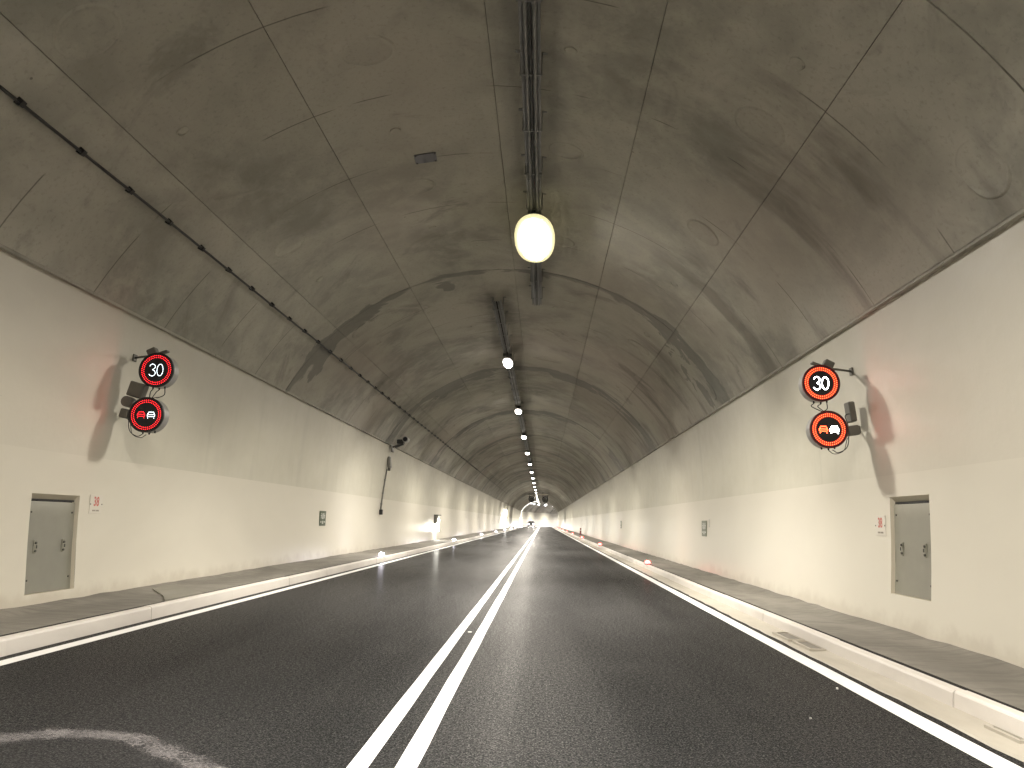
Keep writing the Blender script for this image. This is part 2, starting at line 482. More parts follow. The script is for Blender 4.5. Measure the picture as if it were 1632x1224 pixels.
# ------------------------------------------------------------------ walkways, kerbs, gutter
def walkway(sg):
    mb = MB()
    x0, x1 = (4.005, wallw(.15)+.02) if sg < 0 else (4.125, wallw(.15)+.02)
    cols = 7
    ss = srange(SB, 3, 6, 6)+srange(3, 40, .45, .45)[1:]+srange(40, SE, 6, 4)[1:]
    rnd = random.Random(3+sg)
    rows = []
    for s in ss:
        row = []
        for k in range(cols+1):
            x = x0+(x1-x0)*k/cols
            z = .148+(rnd.uniform(-.006, .006) if 0 < k < cols else 0)+(.03*max(0, (k-5)/2)**2 + (rnd.uniform(0,.02) if k >= cols-1 else 0))
            row.append(mb.vert(P(s, sg*x, z), (s, x)))
        rows.append(row)
    for i in range(len(rows)-1):
        for k in range(cols):
            f = [rows[i][k], rows[i][k+1], rows[i+1][k+1], rows[i+1][k]]
            mb.face(f if sg > 0 else f[::-1], 0, True)
    o = mb.build('walkway', M['walk'])
    tag(o, kind='structure')
    g = MB()
    g.sweep([(sg*(x0-.06), .085, 0), (sg*(x0), .085, 0), (sg*(x0+.002), .15, 0)], srange(SB, SE))
    g.build('joint_gap', M['dark'], o)
    return o
walkL = walkway(-1); walkR = walkway(1)
# pale mortar patch across the left walkway
pm = MB()
a0 = [(-4.0,10.75),(-4.3,11.35),(-4.75,12.05),(-4.98,12.4),(-4.95,13.0),(-4.5,12.55),(-4.2,12.2),(-4.0,11.95)]
idx = [pm.vert((x, y, .163)) for x, y in a0]
pm.face(idx[::-1])
idb = [pm.vert((x, y, .13)) for x, y in a0]
for i in range(len(a0)): pm.face([idx[i], idx[(i+1)%8], idb[(i+1)%8], idb[i]])
pm.build('mortar_patch', M['patch'], walkL)

def kerb_section(sg, xf, d=0.0):
    # front foot, rounded arris, top, back
    return [(sg*xf, -.02), (sg*(xf+.012), .128), (sg*(xf+.022), .144), (sg*(xf+.04), .15), (sg*(xf+.11), .15), (sg*(xf+.11), 0.0)]
def kerb(sg, xf, start, ln):
    root = MB()
    pf = [(x, z, i*.05) for i, (x, z) in enumerate(kerb_section(sg, xf))]
    if sg < 0: pf = pf[::-1]
    root.sweep(pf[::-1], srange(SB, start, 6, 6)); root.sweep(pf[::-1], srange(68.0, SE))
    # mortar bed behind the single stones
    bed = [(sg*(xf+.02), -.02, 0), (sg*(xf+.03), .120, .1), (sg*(xf+.10), .135, .2)]
    if sg < 0: bed = bed[::-1]
    root.sweep(bed[::-1], [start, 68.0])
    o = root.build('kerb', M['kerb']); tag(o, kind='structure')
    s = start; rnd = random.Random(11+sg)
    while s < 67.9:
        e = min(68.0, s+ln*rnd.uniform(.93, 1.06))
        mb = MB(); dx = rnd.uniform(-.006, .006); dz = rnd.uniform(-.004, .004)
        pr = [(x+dx, z+dz, i*.05) for i, (x, z) in enumerate(kerb_section(sg, xf))]
        if sg < 0: pr = pr[::-1]
        pr = pr[::-1]
        mb.sweep(pr, [s+.005, e-.005])
        n = len(pr)
        mb.face(list(range(n))); mb.face(list(range(2*n-1, n-1, -1)))
        ob = mb.build('kerb_stone', M['kerb'], o)
        s = e
    return o
kerbL = kerb(-1, 3.84, 2.06, 2.70)
kerbR = kerb(1, 3.965, 3.74, 2.79)
gt = MB()
rg = random.Random(5)
ss = srange(SB, 3, 6, 6)+srange(3, 40, .35, .35)[1:]+srange(40, SE, 6, 4)[1:]
rows = []
for s in ss:
    j = rg.uniform(-.012, .012) if 3 < s < 40 else 0
    rows.append([gt.vert(P(s, 3.70+j, -.01)), gt.vert(P(s, 3.715+j, .012)), gt.vert(P(s, 3.85, .016)), gt.vert(P(s, 3.99, .030))])
for i in range(len(rows)-1):
    for k in range(3): gt.face([rows[i][k], rows[i][k+1], rows[i+1][k+1], rows[i+1][k]])
gut = gt.build('gutter', M['gutter']); tag(gut, kind='structure')

# drain inlets in the right-hand gutter
def inlet(y0, y1, x0, x1, label, depth=.07):
    t = empty('drain_inlet', (0, 0, 0))
    tag(t, label, 'drain')
    f = MB()
    # raised frame lip round a sunken dark throat
    z = .040
    pts = [(x0, y0), (x1, y0), (x1, y1), (x0, y1)]
    inn = [(x0+.02, y0+.02), (x1-.01, y0+.03), (x1-.01, y1-.03), (x0+.03, y1-.06)]
    o = [f.vert((x, y, z)) for x, y in pts]; i_ = [f.vert((x, y, z+.001)) for x, y in inn]
    b_ = [f.vert((x, y, z-.012)) for x, y in inn]; ob = [f.vert((x, y, .0)) for x, y in pts]
    for k in range(4):
        q = (k+1) % 4
        f.face([o[k], o[q], i_[q], i_[k]]); f.face([i_[k], i_[q], b_[q], b_[k]]); f.face([ob[k], ob[q], o[q], o[k]])
    f.build('frame', M['gutter'], t)
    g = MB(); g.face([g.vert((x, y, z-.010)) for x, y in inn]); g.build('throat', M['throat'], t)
    return t
inlet(9.95, 10.62, 3.76, 3.955, 'farther of two dark wedge-shaped drain openings below the right kerb')
inlet(9.22, 9.86, 3.78, 3.955, 'nearer of two dark wedge-shaped drain openings below the right kerb')
inlet(5.50, 5.92, 3.885, 3.945, 'narrow drain slot in the gutter at the lower right corner')

# dried slurry arc on the left lane
rs = MB()
cl = [(-2.75,4.60),(-2.45,4.74),(-2.15,4.80),(-1.92,4.92),(-1.70,4.96),(-1.45,4.90),(-1.22,4.74),(-1.02,4.58),(-.84,4.42),(-.66,4.25),(-.50,4.10),(-.36,3.95)]
wd = [.30,.28,.25,.22,.20,.19,.19,.18,.17,.15,.14,.14]
prev = None; acc = 0
for i, (x, y) in enumerate(cl):
    a = Vector(cl[max(i-1,0)]); b = Vector(cl[min(i+1,len(cl)-1)]); t = (b-a).normalized(); n = Vector((-t.y, t.x))
    r = [rs.vert((x+n.x*wd[i]*k, y+n.y*wd[i]*k, .0045), (i*.3, k)) for k in (-1, 0, 1)]
    if prev:
        for k in range(2): rs.face([prev[k+1], prev[k], r[k], r[k+1]])
    prev = r
tag(rs.build('slurry_stain', M['residue']), 'pale grainy curved smear on the asphalt at the lower left', 'stain')
# pale scraps lying on the road
def scrap(x, y, sz, label):
    mb = MB(); n = 6; rr = random.Random(int(x*100))
    top = [mb.vert((x+sz*math.cos(2*PI*k/n)*rr.uniform(.5,1), y+1.6*sz*math.sin(2*PI*k/n)*rr.uniform(.5,1), .006+rr.uniform(0,.008))) for k in range(n)]
    bot = [mb.vert((mb.v[i][0], mb.v[i][1], .001)) for i in top]
    mb.face(top)
    for k in range(n): mb.face([bot[k], bot[(k+1)%n], top[(k+1)%n], top[k]])
    tag(mb.build('paper_scrap', M['white']), label, 'litter')
scrap(3.36, 7.2, .011, 'tiny white scrap on the asphalt near the right edge line')
scrap(2.78, 6.07, .009, 'tiny white scrap on the asphalt in the right lane')
scrap(.06, 9.9, .026, 'small white scrap between the two centre stripes')

# ------------------------------------------------------------------ tunnel walls (with the two door recesses)
DOORS = {-1: (9.46, 10.47, .30, 1.47), 1: (9.21, 10.24, .575, 1.72)}
def wall(sg, label):
    mb = MB()
    y0, y1, z0, z1 = DOORS[sg]
    ss = sorted(set(srange(SB, y0, 4, 4)+srange(y1, SE, 6, 3)))
    zs = sorted(set([0.0, .12, z0, .9, 1.2, z1, ZP, 2.3, 2.7, 3.1, 3.5, 3.85, 4.16]))
    rows = [[mb.vert(P(s, sg*wallw(z), z), (s+(1000 if sg > 0 else 0), z)) for z in zs] for s in ss]
    for i in range(len(ss)-1):
        for k in range(len(zs)-1):
            if abs(ss[i]-y0) < 1e-6 and z0-1e-6 <= zs[k] < z1-1e-6: continue
            f = [rows[i][k], rows[i+1][k], rows[i+1][k+1], rows[i][k+1]]
            mb.face(f if sg > 0 else f[::-1], 0 if zs[k] < ZP-1e-6 else 1, True)
    o = mb.build('tunnel_wall', [M['low'], M['high']])
    tag(o, label, 'wall')
    # recess reveals (splayed)
    rv = MB(); dp = .075
    wz = lambda z: sg*wallw(z)
    lat = [(z0+(z1-z0)*k/6) for k in range(7)]
    def strip(a, b):
        va = [rv.vert(p) for p in a]; vb = [rv.vert(p) for p in b]
        for k in range(len(a)-1): rv.face([va[k], va[k+1], vb[k+1], vb[k]])
    for s, sp in ((y0, y0+.01), (y1, y1-.035)):
        strip([(wz(z), s, z) for z in lat], [(wz(z)+sg*dp, sp, z0+.005+(z-z0)*(z1-.085-z0)/(z1-z0)) for z in lat])
    strip([(wz(z1), y0, z1), (wz(z1), y1, z1)], [(wz(z1)+sg*dp, y0+.01, z1-.08), (wz(z1)+sg*dp, y1-.035, z1-.08)])
    strip([(wz(z0), y0, z0), (wz(z0), y1, z0)], [(wz(z0)+sg*dp, y0+.01, z0+.005), (wz(z0)+sg*dp, y1-.035, z0+.005)])
    rv.build('recess_reveal', M['reveal'], o)
    return o
wallL = wall(-1, 'curved tunnel wall on the left, glossy white below and grey above')
wallR = wall(1, 'curved tunnel wall on the right, glossy white below and grey above')

def door(sg, label):
    y0, y1, z0, z1 = DOORS[sg]
    xo = sg*(wallw((z0+z1)/2)+.052)
    a, b, c, d = y0+.012, y1-.037, z0+.008, z1-.09
    t = empty('service_door', (xo, (a+b)/2, c)); tag(t, label, 'door')
    L, H = b-a, d-c
    lean = lambda z: sg*(wallw(c+z)-wallw((z0+z1)/2))
    mb = MB(); n = 6
    front = []; back = []
    for k in range(n+1):
        z = H*k/n
        front.append((mb.vert((lean(z)-sg*.02, -L/2, z)), mb.vert((lean(z)-sg*.02, L/2, z))))
        back.append((mb.vert((lean(z)+sg*.02, -L/2, z)), mb.vert((lean(z)+sg*.02, L/2, z))))
    for k in range(n):
        mb.face([front[k][0], front[k][1], front[k+1][1], front[k+1][0]], 0, True)
        for e in (0, 1): mb.face([front[k][e], back[k][e], back[k+1][e], front[k+1][e]])
    mb.face([front[-1][0], front[-1][1], back[-1][1], back[-1][0]])
    mb.build('door_leaf', M['door'], t)
    # dark head gap and folded drip rail
    g = MB(); g.box((lean(H)+sg*.02, 0, H+.018), (.05, L, .02)); g.build('head_gap', M['cable'], t)
    for yy in (-L*.32, L*.28):
        k = MB()
        k.box((lean(H*.5)-sg*.024, yy, H*.50), (.012, .05, .16), 0, bev=.004)
        lk = k.build('lock_plate', M['door'], t)
        k2 = MB()
        for dz in (.045, -.05):
            k2.tube([(lean(H*.5)-sg*.028, yy, H*.5+dz), (lean(H*.5)-sg*.045, yy, H*.5+dz)], .014, 10)
        k2.box((lean(H*.5)-sg*.043, yy+.01, H*.5), (.010, .014, .04), 0, bev=.003)
        k2.build('lock_cylinder', M['lock'], lk)
    for yy, zz in ((-L*.44, H*.88), (L*.44, H*.88), (-L*.44, H*.14), (L*.44, H*.14)):
        k = MB(); k.tube([(lean(zz)-sg*.02, yy, zz), (lean(zz)-sg*.028, yy, zz)], .011, 8); k.build('screw', M['lock'], t)
    f = MB()   # thin dark seam round the leaf
    for yy in (-L/2-.004, L/2+.004): f.box((0+sg*.03, yy, H/2), (.02, .006, H*.98))
    f.build('seam', M['cable'], t)
    return t
door(-1, 'grey metal service door recessed in the left wall')
door(1, 'grey metal service door recessed in the right wall')

# ------------------------------------------------------------------ text helper (flat print as real thin meshes)
def text_mesh(txt, size, mat, parent, name, loc, rot, sx=1.0, bold=.0):
    cu = bpy.data.curves.new('t', 'FONT'); cu.body = txt; cu.size = size; cu.align_x = 'CENTER'; cu.align_y = 'CENTER'
    cu.offset = bold; cu.resolution_u = 3
    o = bpy.data.objects.new('t', cu); col.objects.link(o)
    dg = bpy.context.evaluated_depsgraph_get()
    me = bpy.data.meshes.new_from_object(o.evaluated_get(dg))
    bpy.data.objects.remove(o)
    for v in me.vertices: v.co.x *= sx
    me.materials.clear(); me.materials.append(mat)
    r = bpy.data.objects.new(name, me); col.objects.link(r)
    r.parent = parent; r.location = loc; r.rotation_euler = rot
    return r
def plate_root(name, sg, y, z, off=.006):
    """an empty on the wall: local x runs along the wall to the right for the viewer, local y up, local z off the wall"""
    t = empty(name, (sg*(wallw(z)-off), y, z))
    lean = math.atan(2*.0306*(z-1.7219))
    if sg < 0: t.rotation_euler = Matrix(((0,0,1),(1,0,0),(0,1,0))).to_euler()
    else: t.rotation_euler = Matrix(((0,0,-1),(-1,0,0),(0,1,0))).to_euler()
    return t
def plate(t, w_, h_, mat, name='panel', th=.006, r=.012, c=(0,0)):
    mb = MB(); mb.box((c[0], c[1], 0), (w_, h_, th), 0, bev=.002); return mb.build(name, mat, t)
# the caption under the number is too small to read in the photograph: keep it as plain grey bars instead of invented words
def number_sign(sg, y, z, label):
    t = plate_root('number_sign', sg, y, z); tag(t, label, 'sign')
    plate(t, .31, .25, M['reveal2'])
    text_mesh('38', .17, M['redprint'], t, 'number', (0, .03, .0045), (0,0,0), .8, .004)
    mb = MB()
    for k in range(9):
        w_ = .014 if k != 4 else .004
        mb.box((-.075+k*.0187, -.085, .0035), (w_, .020, .002))
    mb.build('caption', M['greyprint'], t)
    for x in (-.14, .14):
        k = MB(); k.tube([(x, .0, .003), (x, .0, .009)], .008, 8); k.build('screw', M['lock'], t)
    return t
number_sign(-1, 10.86, 1.37, 'white plate with red number 38 beside the left service door')
number_sign(1, 10.53, 1.375, 'white plate with red number 38 beside the right service door')

def exit_sign(sg, y, z, label, tone):
    t = plate_root('escape_sign', sg, y, z, .01); tag(t, label, 'sign')
    W, H = .62, .40
    plate(t, W, H, tone, 'panel', .012)
    mb = MB(); zf = .0075
    def quad(pts): mb.face([mb.vert((x, y_, zf)) for x, y_ in pts])
    # running figures either side of a doorway, arrows and figures below
    for sx in (-1, 1):
        q = lambda pts: quad([(sx*x, y_) for x, y_ in (pts if sx > 0 else pts[::-1])])
        n = 10
        mb.face([mb.vert((sx*.165+.022*math.cos(2*PI*k/n), .125+.022*math.sin(2*PI*k/n), zf)) for k in range(n)])
        q([(.130,.045),(.175,.035),(.185,.095),(.150,.105)])
        q([(.135,.05),(.165,.04),(.215,.005),(.200,-.012)])
        q([(.130,.05),(.150,.035),(.110,-.015),(.092,.002)])
        q([(.180,.09),(.175,.072),(.225,.058),(.228,.072)])
        q([(.155,.09),(.160,.074),(.108,.062),(.104,.076)])
        q([(.245,-.095),(.19,-.06),(.19,-.085),(.19,-.13)][:4])
        q([(.19,-.085),(.115,-.085),(.115,-.105),(.19,-.105)])
    quad([(-.045,-.02),(.045,-.02),(.045,.14),(-.045,.14)])
    quad([(-.06,-.15),(-.01,-.15),(-.01,-.065),(-.06,-.065)])
    quad([(.01,-.15),(.06,-.15),(.06,-.065),(.01,-.065)])
    tag(mb.build('pictogram', M['white'], t), kind='stuff')
    return t
exit_sign(-1, 22.33, 1.235, 'dark green escape pictogram panel on the left wall', M['green'])
gr2 = simple('faded_green_print', (.17,.19,.13), .4)
exit_sign(1, 21.80, 1.255, 'faded green escape pictogram panel on the right wall', gr2)
t = plate_root('number_plate', 1, 21.18, 1.39); tag(t, 'small pale plate at the upper corner of the right escape panel', 'sign')
plate(t, .14, .20, simple('pale_plate', (.55,.53,.47), .5))
exit_sign(1, 44.7, 1.29, 'distant escape panel on the right wall beyond the first one', gr2)

# ------------------------------------------------------------------ ceiling: lining blocks of six shutter panels each
def ang(x): return math.asin(x/RC)
EDGES = [ang(-4.9034), ang(-3.81), ang(-2.23), ang(.125), ang(2.04), ang(3.70), ang(4.9034)]
def cpt(s, a, off=0.0):
    return P(s, (RC-off)*math.sin(a), ZC+(RC-off)*math.cos(a))
bk = MB()
n = 36
prof = [((RC+.045)*math.sin(a), ZC+(RC+.045)*math.cos(a), RC*a) for a in [EDGES[0]-.01+(EDGES[-1]-EDGES[0]+.02)*k/n for k in range(n+1)]]
bk.sweep(prof[::-1], srange(SB, SE, 12, 4), 0, True)
ceil = bk.build('tunnel_ceiling', M['ceil'])
tag(ceil, 'arched bare grey concrete tunnel ceiling with damp ring joints', 'ceiling')
# lip under the ceiling edge, over the wall
for sg in (-1, 1):
    lp = MB()
    x0 = 4.9034; x1 = wallw(ZCOR)+.08
    pr = [(sg*(x0+.002), ZCOR+.03, 0), (sg*(x0+.004), ZCOR-.035, .05), (sg*x1, ZCOR-.04, .15)]
    if sg < 0: pr = pr[::-1]
    lp.sweep(pr, srange(SB, SE, 6, 3))
    lp.build('ceiling_lip', M['ceil'], ceil)
rp = random.Random(21)
k0 = int(math.floor((SB-JOINT0)/BLOCK)); k1 = int(math.ceil((SE-JOINT0)/BLOCK))
for b in range(k0, k1):
    s0 = max(SB, JOINT0+b*BLOCK); s1 = min(SE, JOINT0+(b+1)*BLOCK)
    if s1-s0 < .5: continue
    jg = .008
    ssb = [s0+jg+(s1-s0-2*jg)*k/(6 if s1 > S0 else 3) for k in range(7 if s1 > S0 else 4)]
    for e in range(6):
        a0, a1 = EDGES[e], EDGES[e+1]
        g = .004/RC
        a0 += g if e > 0 else 0; a1 -= g if e < 5 else 0
        off = rp.uniform(0, .006); tilt = rp.uniform(-.003, .003)
        mb = MB(); na = 7
        rows = []
        for si, s in enumerate(ssb):
            row = []
            for k in range(na+1):
                a = a0+(a1-a0)*k/na
                row.append(mb.vert(cpt(s, a, off+tilt*(k/na-.5)*2), (s, RC*a)))
            rows.append(row)
        for i in range(len(rows)-1):
            for k in range(na): mb.face([rows[i][k+1], rows[i][k], rows[i+1][k], rows[i+1][k+1]], 0, True)
        # rim going up into the joint
        def rim(pts):
            lo = [mb.vert(q, uv) for q, uv in pts]
            hi = [mb.vert(Vector(q)+(Vector((0,0,ZC))+Vector((frame(uv[0])[0].x, frame(uv[0])[0].y, 0))-Vector(q)).normalized()*-.04, uv) for q, uv in pts]
            for i in range(len(pts)-1): mb.face([lo[i], lo[i+1], hi[i+1], hi[i]])
        for k in (0, na): rim([(mb.v[r[k]], mb.uv[r[k]]) for r in rows])
        for i in (0, len(rows)-1): rim([(mb.v[rows[i][k]], mb.uv[rows[i][k]]) for k in range(na+1)])
        mb.build('lining_panel', M['ceil'], ceil)

# round injection ports left by the formwork
def port(s, x, r, name):
    a = ang(x); mb = MB(); n = 26 if r > .2 else 14
    rings = [(0.0, .004), (r*.55, .004), (r*.90, .003), (r*.95, .010), (r*1.0, .015), (r*1.06, .009), (r*1.12, -.002)]
    prev = None
    rj = random.Random(int(s*100+x*10)); ph = rj.uniform(0, 6)
    for rr, h in rings:
        ring = []
        for k in range(n):
            th = 2*PI*k/n
            rr2 = rr*(1+.03*math.sin(2*th+ph))
            aa = a+rr2*math.cos(th)/RC
            hh = h*(.25+.85*math.sin(th*.5+ph)**2+.15*math.sin(5*th+ph)) if h >= .005 else h
            ring.append(mb.vert(cpt(s+rr2*math.sin(th), aa, .006+hh), (s+rr2*math.sin(th), RC*aa)))
        if prev:
            for k in range(n): mb.face([prev[k], prev[(k+1)%n], ring[(k+1)%n], ring[k]], 0, True)
        prev = ring
    mb.build(name, M['ceil'], ceil)
for b in range(-1, 4):
    s = JOINT0+b*BLOCK
    for ds, x, r in ((.92,-3.48,.30), (.92,4.66,.27), (2.91,-1.31,.29), (2.95,3.29,.30), (6.90,-1.31,.27), (6.4,3.30,.28), (7.0,-3.45,.28), (9.6,1.10,.28), (5.6,1.12,.24)):
        port(s+ds+(rp.uniform(-.2,.2) if b > 0 else 0), x, r, 'injection_port')
    for ds, x, r in ((2.91,-3.46,.07), (4.9,-1.34,.075), (1.6,3.31,.08), (2.96,1.10,.075), (8.8,-1.33,.07), (9.2,3.3,.07), (8.9,-3.46,.07)):
        port(s+ds+(rp.uniform(-.2,.2) if b > 0 else 0), x, r, 'anchor_plug')
cp = empty('cover_plate', cpt(11.83, ang(-1.05), .02), 0); cp.rotation_euler = (0, ang(-1.05), .05)
tag(cp, 'small square grey metal plate screwed to the ceiling left of the lamp', 'plate')
mb = MB(); mb.box((0,0,0), (.34,.30,.012), 0, bev=.003); mb.build('panel', simple('bluish_plate', (.15,.148,.158), .5, .3, .1, 8), cp)
for x in (-.145,.145):
    for y in (-.125,.125):
        mb = MB(); mb.tube([(x,y,-.006),(x,y,-.014)], .012, 8); mb.build('screw', M['lock'], cp)

# ------------------------------------------------------------------ heat-sensor cable on the left haunch
XC = -4.155
def cable_run():
    t = empty('sensor_cable', cpt(6, ang(XC)))
    tag(t, 'black cable clipped along the left haunch of the ceiling', 'cable')
    t.location = (0, 0, 0)
    a = ang(XC); rr = random.Random(2)
    mb = MB(); pts = []
    s = -6.0
    while s < 120:
        pts.append(cpt(s, a+rr.uniform(-.0012, .0012), .045)); s += 1.04 if s < 60 else 6
    mb.tube(pts, .017, 8); mb.build('cable', M['cable'], t)
    s = 4.9; k = 0
    while s < 62:
        c = MB()
        p0 = cpt(s, a+.007, .0); p1 = cpt(s, a+.007, .066); p2 = cpt(s, a-.004, .07); p3 = cpt(s, a-.007, .0)
        for dy in (-.02, .02):
            pass
        v = []
        for dy in (-.03, .03):
            v.append([c.vert(Vector(p)+Vector((0, dy, 0))) for p in (p0, p1, p2, p3)])
        c.face([v[0][0], v[0][1], v[0][2], v[0][3]][::-1]); c.face(v[1])
        for i in range(3): c.face([v[0][i], v[0][i+1], v[1][i+1], v[1][i]])
        c.build('cable_clip', M['cable'], t)
        s += 1.04
    return t
cable_run()

# ------------------------------------------------------------------ cable tray and ceiling lamps
ZT = 6.60
def tray(x, s0, s1, label, clampstep, clampend):
    t = empty('cable_tray', (0, 0, 0)); tag(t, label, 'cable tray')
    ss = srange(s0, s1, 8, 4)
    for dx in (-.105, .105):
        mb = MB()
        pr = [(x+dx-.012, ZT, 0), (x+dx+.012, ZT, 0), (x+dx+.012, ZT+.07, 0), (x+dx-.012, ZT+.07, 0), (x+dx-.012, ZT, 0)]
        mb.sweep(pr, ss)
        mb.build('side_rail', M['galv'], t)
    mb = MB(); mb.sweep([(x-.095, ZT+.02, 0), (x+.095, ZT+.02, 0)][::-1], ss); mb.build('tray_floor', M['galv'], t)
    for dx, r in ((-.05, .022), (.0, .018), (.052, .024)):
        mb = MB(); mb.tube([P(s, x+dx, ZT+.0) for s in ss], r, 8); mb.build('cable', M['cable'] if dx == 0 else M['galv'], t)
    s = s0+.7
    while s < min(s1, clampend):
        mb = MB()
        mb.box(P(s, x, ZT-.012), (.25, .035, .012))
        for dx in (-.13, .13):
            zc = ZC+math.sqrt(RC**2-(x+dx)**2)
            mb.box(P(s, x+dx, (ZT-.015+zc)/2), (.014, .03, zc-ZT+.02))
            mb.box(P(s, x+dx*1.25, zc-.008), (.07, .05, .012))
        mb.build('hanger', M['galv'], t)
        s += clampstep
    return t
tray(.63, -30, 19.6, 'grey cable tray carrying the nearest lamp, under the crown', 1.42, 19.6)
tray(-.36, 19.4, 285, 'long grey cable tray carrying the row of farther lamps', 1.42, 80)

def make_lamp(big, cool=False, beams=2):
    t = empty('ceiling_lamp')
    L, W = (2.3, .58) if big else (1.5, .32)
    def loft(mb, rings, n=32, m=0):
        prev = None
        for (sx, sy, z) in rings:
            ring = []
            for k in range(n):
                a = 2*PI*k/n; c, q = math.cos(a), math.sin(a)
                ring.append(mb.vert((sx*math.copysign(abs(c)**.9, c), sy*math.copysign(abs(q)**.9, q), z)))
            if prev:
                for k in range(n): mb.face([prev[k], prev[(k+1)%n], ring[(k+1)%n], ring[k]], m, True)
            else: mb.face(ring[::-1], m)
            prev = ring
        mb.face(prev, m)
    mb = MB()
    loft(mb, [(W*.40, L*.46, .10), (W*.50, L*.49, .04), (W*.53, L*.505, -.015), (W*.50, L*.50, -.024)])
    mb.build('housing', M['lampbody'], t)
    d = MB(); loft(d, [(W*.46, L*.475, -.025), (W*.45, L*.465, -.055), (W*.40, L*.41, -.085), (W*.24, L*.25, -.10)])
    d.build('diffuser', M['lampbig' if big else 'lampcool' if cool else 'lamp'], t)
    if big:                       # glowing rim added to imitate the lamp's glare halo
        d = MB(); loft(d, [(W*.50, L*.50, .03), (W*.60, L*.55, .0), (W*.64, L*.57, -.02), (W*.60, L*.55, -.035), (W*.50, L*.485, -.030)]); d.build('halo_rim', M['lamphalo'], t)
    for sy in ((-1, 1) if beams == 2 else (0,)):            # two beams, thrown forwards and backwards along the tunnel
        ld = bpy.data.lights.new('lamp_beam', 'AREA'); ld.shape = 'ELLIPSE'; ld.size = W*.9; ld.size_y = L*(.45 if beams == 2 else .9)
        ld.energy = LAMP*(.40 if cool else 1.0)*(.55 if beams == 2 else 1.1); ld.color = (.80,.80,1.0) if cool else LAMP_COL; ld.spread = math.radians(125 if big else 134)
        lo = bpy.data.objects.new('lamp_beam', ld); col.objects.link(lo); lo.parent = t; lo.location = (0, sy*L*.22, -.115)
        lo.rotation_euler = (sy*math.radians(20 if big else 18), 0, 0)
    for y in (-.3*L, .3*L):
        b = MB(); b.box((0, y, .13), (.30, .05, .08), 0, bev=.01); b.build('bracket', M['galv'], t)
    return t
lamps = []
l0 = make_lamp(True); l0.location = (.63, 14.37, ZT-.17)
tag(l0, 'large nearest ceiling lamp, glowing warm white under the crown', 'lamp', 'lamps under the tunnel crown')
ORD = ['first','second','third','fourth','fifth','sixth','seventh','eighth','ninth','tenth','eleventh','twelfth','thirteenth','fourteenth','fifteenth','sixteenth','seventeenth','eighteenth','nineteenth','twentieth','twenty-first','twenty-second','twenty-third','twenty-fourth']
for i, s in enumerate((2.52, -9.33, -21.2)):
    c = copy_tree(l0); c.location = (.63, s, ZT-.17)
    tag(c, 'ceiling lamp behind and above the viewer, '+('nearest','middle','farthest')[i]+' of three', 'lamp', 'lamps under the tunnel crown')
l1 = make_lamp(False); l1b = make_lamp(False, False, 1); far0 = True
i = 0; s = 26.17
while s < 290:
    if s < 110: c = l1 if i == 0 else copy_tree(l1)
    else: c = l1b if far0 else copy_tree(l1b); far0 = False
    p = P(s, -.36, ZT-.17); c.location = p; c.rotation_euler = (0, 0, -frame(s)[1])
    tag(c, ORD[i]+' lamp from the start of the receding row under the crown', 'lamp', 'lamps under the tunnel crown')
    i += 1; s += BLOCK

l2 = make_lamp(False, True, 1)
for i in range(9):
    s = 226+6.5*i
    c = l2 if i == 0 else copy_tree(l2)
    c.location = P(s, -2.4, 6.30); c.rotation_euler = (0, math.asin(-2.4/RC), -frame(s)[1])
    tag(c, ORD[i]+' cool white lamp of the short second row in the bend', 'lamp', 'cool lamps in the bend')

